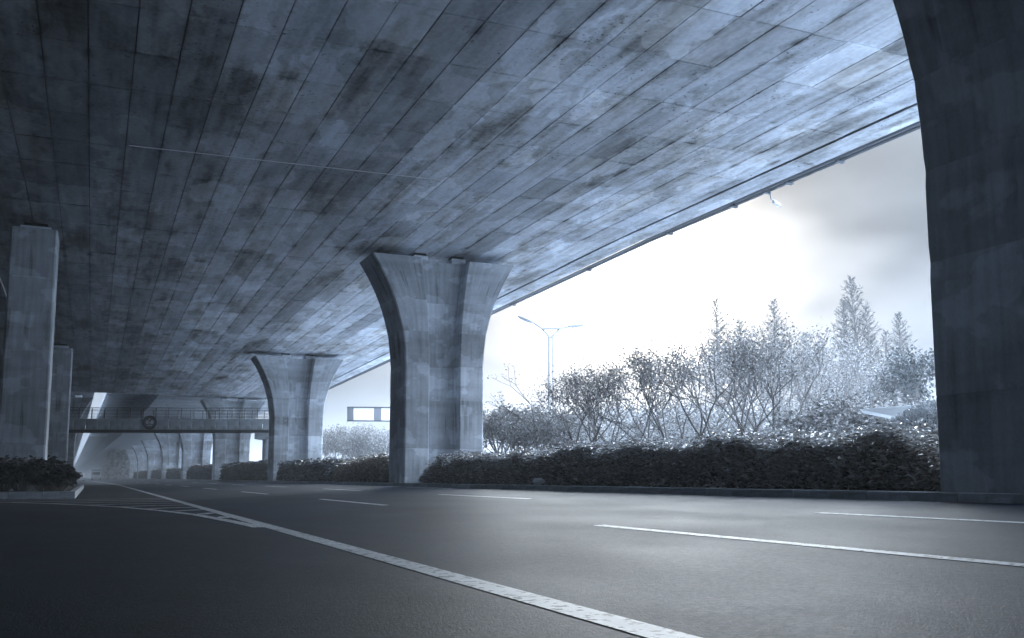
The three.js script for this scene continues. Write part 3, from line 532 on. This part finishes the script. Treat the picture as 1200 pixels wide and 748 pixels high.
// ------------------------------------------------------------------ trees
function limb(list, a, b, r0, r1, n = 5) { list.push(rod(a, b, r0, r1, n)); }
function broadTree(seed, o) {                                          // several stems, forked limbs, leaves on the twigs
  const r = rng(seed), wood = [], t = new Tris(), Ht = o.h; let leaves = 0;
  const pal = o.pal || [[0.30, 0.30, 0.305], [0.38, 0.38, 0.385], [0.55, 0.55, 0.56], [0.18, 0.175, 0.17]];
  function grow(p, d, len, rad, lev) {
    const steps = lev < 2 ? 3 : 2; let q = p, dir = d;
    for (let s = 0; s < steps; s++) {
      dir = norm([dir[0] + (r() - 0.5) * 0.35, dir[1] + (r() - 0.5) * 0.2 + 0.06, dir[2] + (r() - 0.5) * 0.35]);
      const e = [q[0] + dir[0] * len / steps, q[1] + dir[1] * len / steps, q[2] + dir[2] * len / steps];
      limb(wood, q, e, rad * (1 - s * 0.12), rad * (1 - (s + 1) * 0.12), lev < 2 ? 6 : 4); q = e;
      if (lev >= 2) twigs(q, lev);
    }
    if (lev >= o.levels) return;
    const kids = lev === 0 ? 3 : 2 + (r() < 0.55 ? 1 : 0);
    for (let k = 0; k < kids; k++) { const side = ortho(dir, r), sp = o.spread * (0.6 + 0.7 * r()); grow(q, norm([dir[0] + side[0] * sp, dir[1] + side[1] * sp * 0.75 + o.up, dir[2] + side[2] * sp]), len * (0.66 + 0.18 * r()), rad * 0.62, lev + 1); }
  }
  function twigs(p, lev) {
    if (r() > o.full) return; const n = o.leaves;
    for (let k = 0; k < n; k++) { const v = rdir(r), R = o.clump * Math.cbrt(r()), d = rdir(r, -0.15); let nn = ortho(d, r); const c = pal[Math.floor(r() * pal.length)], kk = 0.8 + 0.4 * r(), l = o.leaf * (0.7 + 0.6 * r()); leafTri(t, [p[0] + v[0] * R, p[1] + v[1] * R * 0.8, p[2] + v[2] * R], d, nn, l, l * 0.62, [c[0] * kk, c[1] * kk, c[2] * kk]); leaves++; }
  }
  for (let s = 0; s < o.stems; s++) { const a = s / o.stems * 6.283 + r(), ln = o.lean * (0.5 + r()); grow([Math.cos(a) * 0.12 * (o.stems > 1), 0, Math.sin(a) * 0.12 * (o.stems > 1)], norm([Math.cos(a) * ln, 1, Math.sin(a) * ln]), Ht * o.first, o.rad / Math.sqrt(o.stems), 0); }
  const g = new THREE.Group(); part('trunk', merge(wood), M.bark, g); part('crown', t.geo(), o.mat || M.leafTree, g);
  const bb = new THREE.Box3().setFromObject(g), k = Ht / bb.max.y; g.children.forEach(c => c.geometry.scale(k, k, k));
  g.userData = { base: o.name, category: o.cat || 'tree' }; return g;
}
function conifer(seed, h, dense) {                                     // straight leader, whorls of fine rising branches, thin needles left
  const r = rng(seed), wood = [], t = new Tris();
  let q = [0, 0, 0]; const n = 9; const lead = y => [0.12 * Math.sin(y * 0.5 + seed), y, 0.1 * Math.cos(y * 0.4 + seed)];
  for (let i = 0; i < n; i++) limb(wood, lead(h * i / n), lead(h * (i + 1) / n), 0.17 * (1 - i / n) + 0.02, 0.17 * (1 - (i + 1) / n) + 0.012, 6);
  const B = 120 * dense;
  for (let i = 0; i < B; i++) {
    const f = 0.16 + 0.83 * Math.pow((i + r()) / B, 0.9), y = h * f, p = lead(y), L = h * 0.25 * Math.pow(1 - f, 0.75) * (0.55 + 0.6 * r()) + 0.12, a = i * 2.4 + r(), rise = 0.15 + 0.5 * f + 0.3 * (r() - 0.5);
    let a0 = p, d = norm([Math.cos(a), rise, Math.sin(a)]);
    for (let s = 0; s < 3; s++) {
      d = norm([d[0] + (r() - 0.5) * 0.2, d[1] + 0.12, d[2] + (r() - 0.5) * 0.2]); const e = [a0[0] + d[0] * L / 3, a0[1] + d[1] * L / 3, a0[2] + d[2] * L / 3]; limb(wood, a0, e, 0.022 * (1 - s / 3.5), 0.022 * (1 - (s + 1) / 3.5), 3);
      for (let k = 0; k < 9; k++) { const m = r(), b = [mix(a0[0], e[0], m), mix(a0[1], e[1], m), mix(a0[2], e[2], m)], dd = norm([d[0] + (r() - 0.5) * 1.9, d[1] + (r() - 0.5) * 1.5, d[2] + (r() - 0.5) * 1.9]), l = L * 0.18 + 0.2 * r(); const c = 0.07 + 0.07 * r(); leafTri(t, b, dd, ortho(dd, r), l, 0.022 + 0.014 * r(), [c, c * 1.02, c * 1.05], 0.1); }
      a0 = e;
    }
  }
  const g = new THREE.Group(); part('trunk', merge(wood), M.bark, g); part('crown', t.geo(), M.leafTree, g); g.userData = { base: 'conifer_tree', category: 'tree' }; return g;
}
const bigO = { name: 'leafy_tree', stems: 4, lean: 0.42, first: 0.3, rad: 0.105, levels: 4, spread: 0.75, up: 0.05, full: 0.7, leaves: 9, clump: 0.5, leaf: 0.095, h: 6 };
const T = {
  multi: [broadTree(1, bigO), broadTree(2, { ...bigO, stems: 3, lean: 0.5 }), broadTree(3, { ...bigO, stems: 5, lean: 0.35, leaves: 11 })],
  bush: [broadTree(4, { ...bigO, name: 'round_bush', cat: 'bush', h: 4, stems: 6, lean: 0.7, first: 0.24, levels: 3, leaves: 22, clump: 0.38, leaf: 0.11 }), broadTree(5, { ...bigO, name: 'round_bush', cat: 'bush', h: 4, stems: 5, lean: 0.6, first: 0.22, levels: 3, leaves: 26, clump: 0.42, leaf: 0.11 })],
  dark: broadTree(6, { ...bigO, name: 'evergreen_tree', stems: 1, lean: 0.1, first: 0.24, rad: 0.2, leaves: 34, clump: 0.5, full: 1, leaf: 0.15, pal: [[0.06, 0.07, 0.075], [0.10, 0.115, 0.125], [0.17, 0.19, 0.205]] }),
  thin: broadTree(7, { ...bigO, name: 'sparse_tree', stems: 1, lean: 0.2, first: 0.4, rad: 0.09, levels: 3, full: 0.9, leaves: 8, clump: 0.3, rad: 0.05 }),
  con: [conifer(11, 12, 1), conifer(12, 12, 1.2), conifer(13, 12, 0.8)],
};
const RG = 0.45;
function plant(proto, label, px, py, r, ry, wide = 1, group) {
  const [x, z] = at(px, r), h = topY(px, py, r) - RG, bb = new THREE.Box3().setFromObject(proto), s = h / bb.max.y;
  copyOf(proto, label, [x, RG, z], ry, [s * wide, s, s * wide], group);
}
const gT = 'leafy trees behind the long hedge', gC = 'bare feathery conifers behind the hedge', gB = 'round bushes behind the hedge';
plant(T.multi[0], 'leafy forked tree with dark limbs right of the sun glow', 905, 368, 37, 0.4, 1.0, gT);
plant(T.multi[1], 'broad leafy tree with several stems under the sun glow', 838, 374, 38, 2.0, 1.05, gT);
plant(T.multi[2], 'pale leafy tree directly below the brightest part of the sky', 775, 398, 41, 1.1, 1.1, gT);
plant(T.multi[0], 'washed out leafy tree just right of the street lamp', 690, 424, 42, 3.3, 1.1, gT);
plant(T.multi[1], 'pale low leafy tree between the lamp and the sun glow', 730, 418, 45, 4.6, 1.15, gT);
plant(T.multi[2], 'leafy tree between the forked tree and the tall conifers', 957, 384, 43, 5.2, 0.95, gT);
plant(T.multi[1], 'leafy tree at the foot of the tallest conifer', 992, 410, 47, 0.9, 1.0, gT);
plant(T.multi[0], 'pale tree behind the broad leafy one under the glow', 868, 388, 50, 1.9, 1.0, gT);
plant(T.thin, 'sparse young tree with few leaves left of the street lamp', 628, 425, 40, 0.7, 1.0);
plant(T.bush[0], 'round bush beside the right edge of the large pale pier', 596, 470, 52, 0.3, 0.95, gB);
plant(T.bush[1], 'round bush below the sparse young tree', 622, 470, 52, 1.7, 0.95, gB);
plant(T.bush[0], 'bush at the foot of the street lamp', 655, 476, 50, 2.9, 1.0, gB);
plant(T.bush[1], 'hazy bush behind the pale tree under the sun', 800, 468, 56, 4.0, 1.3, gB);
plant(T.bush[0], 'dark dense bush at the left tip of the white canopy roof', 996, 455, 35, 5.0, 1.2, gB);
plant(T.bush[1], 'dark bush under the leafy tree next to the tall conifers', 978, 474, 35, 0.6, 1.0, gB);
plant(T.dark, 'dense dark evergreen tree beside the edge of the dark pier', 1088, 398, 46, 0.3, 1.0);
plant(T.dark, 'dark evergreen behind the canopy, shorter than the one by the pier', 1052, 430, 54, 2.2, 1.0);
const cons = [[1010, 317, 58, 0, 'tallest bare conifer with a long dark leader'], [997, 346, 60, 1, 'conifer just left of the tallest one'], [1023, 352, 57, 2, 'conifer just right of the tallest one'], [1061, 361, 62, 1, 'slim conifer nearest the dark pier'], [1046, 384, 60, 2, 'short slim conifer between the tall group and the dark pier'], [951, 386, 56, 1, 'short conifer left of the tall group'], [914, 345, 60, 0, 'lone tall conifer behind the forked leafy tree'], [872, 370, 64, 2, 'faint conifer right of the sun glow'], [843, 344, 62, 1, 'pale thin conifer nearest the sun glow']];
cons.forEach(([px, py, r, k, l], i) => plant(T.con[k], l, px, py, r, i * 1.3, 1.0, gC));
[[390, 499, 118], [404, 497, 110], [422, 494, 114], [440, 497, 108], [455, 498, 112]].forEach(([px, py, r], i) => plant(T.bush[i % 2], ['leafy bush tight against the second flared pier', 'leafy bush under the left end of the road sign', 'leafy bush under the middle of the road sign', 'leafy bush under the right of the road sign', 'leafy bush tight against the large pale pier on its left'][i], px, py, r, i * 1.1, 0.85, 'bushes below the road sign'));
[[600, 484, 95], [660, 478, 100], [715, 474, 92], [770, 470, 98], [830, 468, 94], [890, 470, 90], [945, 468, 96], [1040, 470, 80]].forEach(([px, py, r], i) => plant(i % 2 ? T.bush[1] : T.multi[2], ['distant tree past the round bush by the pale pier', 'distant bush past the lamp foot', 'distant tree past the pale low tree', 'distant bush past the tree below the brightest sky', 'distant tree past the broad leafy tree', 'distant bush past the forked tree', 'distant tree past the short conifer', 'distant bush past the white canopy'][i], px, py, r, i * 0.9, 1.3, 'distant trees fading behind the rest'));
// light rounded shrub mound and canopy at the right
{
  const [x, z] = at(1110, 27), s = thing('shrub_mound', 'pale small leaved shrub mound sloping up to the dark pier', 'shrub', [x, RG, z]), r = rng(15), t = new Tris();
  const Hm = topY(1090, 474, 27) - RG;
  for (let i = 0; i < 13000; i++) { const a = r() * 6.283, e = Math.acos(r()), R = 1.95 * (0.95 + 0.1 * r()), o = [Math.sin(e) * Math.cos(a), Math.cos(e), Math.sin(e) * Math.sin(a)], d = norm([o[0] + (r() - 0.5) * 1.6, o[1] + (r() - 0.5) * 1.6, o[2] + (r() - 0.5) * 1.6]), c = 0.5 + 0.25 * r(); leafTri(t, [o[0] * R, o[1] * Hm * (0.94 + 0.08 * r()), o[2] * R], d, ortho(d, r), 0.1 + 0.05 * r(), 0.06, [c, c * 1.04, c * 1.08]); }
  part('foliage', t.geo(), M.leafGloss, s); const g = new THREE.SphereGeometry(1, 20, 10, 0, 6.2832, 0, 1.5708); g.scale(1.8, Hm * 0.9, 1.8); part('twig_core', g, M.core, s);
  const [cx, cz] = at(1060, 31), c = thing('canopy', 'white wedge shaped canopy roof among the shrubs next to the dark pier', 'canopy', [cx, RG, cz]); c.rotation.y = -YAW - 0.4;
  const yt = topY(1060, 481, 31) - RG, sh = new THREE.Shape([[-1.1, 0], [1.3, 0.12], [1.3, 0.02], [0.6, -0.2], [-0.1, -0.24]].map(q => new THREE.Vector2(...q))), eg = new THREE.ExtrudeGeometry(sh, { depth: 2.0, bevelEnabled: true, bevelSize: 0.015, bevelThickness: 0.015, bevelSegments: 1 }); eg.translate(0, yt, -1);
  part('roof', eg, M.white, c); for (const px of [0.2, 1.1]) part('post', rod([px, 0, 0], [px, yt - 0.12, 0], 0.06), M.steel, c);
}
{
  const g = new THREE.IcosahedronGeometry(0.16, 2), p = g.attributes.position; for (let i = 0; i < p.count; i++) { const k = 0.75 + 0.6 * fbm(p.getX(i) * 14 + 5, p.getY(i) * 14 + p.getZ(i) * 9, 66, 3); p.setXYZ(i, p.getX(i) * k * 1.2, p.getY(i) * k * 0.7, p.getZ(i) * k); } g.computeVertexNormals();
  const m = new THREE.Mesh(g, M.white); m.name = 'crumpled_paper'; m.position.set(13.55, MEDIAN + 0.12, -29.0); m.userData = { label: 'small white crumpled paper lying at the foot of the long hedge', category: 'litter' }; scene.add(m);
}
// ------------------------------------------------------------------ street lamp, cabinet, far vehicles
{
  const R = 60, [x, z] = at(646, R), l = thing('street_lamp', 'tall twin armed street lamp standing left of the sun glow', 'street lamp', [x, RG, z]); l.rotation.y = -YAW - 0.05;
  const u = R / PXF, top = topY(646, 383, R) - RG;
  part('pole', merge([rod([-0.1, 0, 0], [-0.1, top - 0.5, 0], 0.09, 0.075, 10), rod([0.13, 0, 0], [0.13, top - 0.5, 0], 0.045, 0.045, 8), rod([0, 0, 0], [0, 0.5, 0], 0.22, 0.22, 12)]), M.galv, l);
  part('crown_bracket', merge([rod([0, top - 0.6, 0], [-0.55, top, 0], 0.07, 0.05), rod([0, top - 0.6, 0], [0.6, top, 0], 0.07, 0.05), rbox(1.3, 0.14, 0.24, 0.05, 0.05, top, 0)]), M.galv, l);
  for (const s of [-1, 1]) {
    const ax = s < 0 ? (612 - 646) * u : (681 - 646) * u, ay = top + (s < 0 ? 0.62 : 0.2);
    part('arm', rod([s * 0.5, top, 0], [ax * 0.72, ay - 0.08, 0], 0.085, 0.06), M.galv, l);
    const hd = new THREE.SphereGeometry(1, 14, 8); hd.scale(0.58, 0.15, 0.24); hd.rotateZ(s < 0 ? -0.42 : 0.1); hd.translate(ax * 0.86, ay - 0.02, 0); part('lamp_head', hd, M.galv, l);
  }
  const cb = thing('utility_cabinet', 'grey utility cabinet standing in the planting at the far piers', 'cabinet', [13.55, MEDIAN, -119.8 - 22]);
  part('body', rbox(1.0, 1.7, 0.7, 0.03, 0, 0.95, 0), M.steel, cb); part('plinth', box(1.1, 0.1, 0.8, 0, 0.05, 0), M.kerb[0], cb); part('door', rbox(0.86, 1.4, 0.03, 0.01, 0, 0.95, 0.36), M.galv, cb);
  const tr = thing('box_truck', 'small box truck far off in the haze on the road', 'truck', [4.0 + bend(262), 0.05, -262]);
  part('cargo_box', rbox(2.2, 2.0, 4.2, 0.06, 0, 1.75, -1.6), M.steel, tr); part('cab', rbox(2.0, 1.7, 1.7, 0.2, 0, 1.35, 1.45), M.galv, tr); part('windscreen', rbox(1.7, 0.7, 0.06, 0.02, 0, 1.75, 2.29), M.glass, tr);
  for (const [wx, wz] of [[-0.95, 1.5], [0.95, 1.5], [-0.95, -2.4], [0.95, -2.4]]) { const g = new THREE.CylinderGeometry(0.42, 0.42, 0.26, 16); g.rotateZ(Math.PI / 2); g.translate(wx, 0.42, wz); part('wheel', g, M.rubber, tr); }
  for (const s of [-1, 1]) part('headlight', rbox(0.32, 0.2, 0.06, 0.02, s * 0.72, 0.82, 2.3), M.white, tr);
  const car = thing('parked_car', 'small pale car far off past the end of the traffic island', 'car', [-0.3 + bend(205), 0.0, -205]);
  const body = new THREE.Shape(); [[-2.1, 0.35], [-2.1, 0.85], [-1.2, 0.95], [-0.6, 1.42], [0.9, 1.45], [1.5, 0.98], [2.1, 0.9], [2.15, 0.35]].forEach((q, i) => i ? body.lineTo(...q) : body.moveTo(...q)); const bg = new THREE.ExtrudeGeometry(body, { depth: 1.6, bevelEnabled: true, bevelSize: 0.06, bevelThickness: 0.06, bevelSegments: 2 }); bg.translate(0, 0, -0.8); bg.rotateY(Math.PI / 2);
  part('body', bg, M.white, car); part('windscreen', (() => { const g = rbox(1.4, 0.5, 0.04, 0.01); g.rotateX(-0.9); g.translate(0, 1.2, 0.98); return g; })(), M.glass, car);
  for (const [wx, wz] of [[-0.8, 1.3], [0.8, 1.3], [-0.8, -1.3], [0.8, -1.3]]) { const g = new THREE.CylinderGeometry(0.33, 0.33, 0.2, 16); g.rotateZ(Math.PI / 2); g.translate(wx, 0.33, wz); part('wheel', g, M.rubber, car); }
}
sh(scene);
renderer.render(scene, camera);
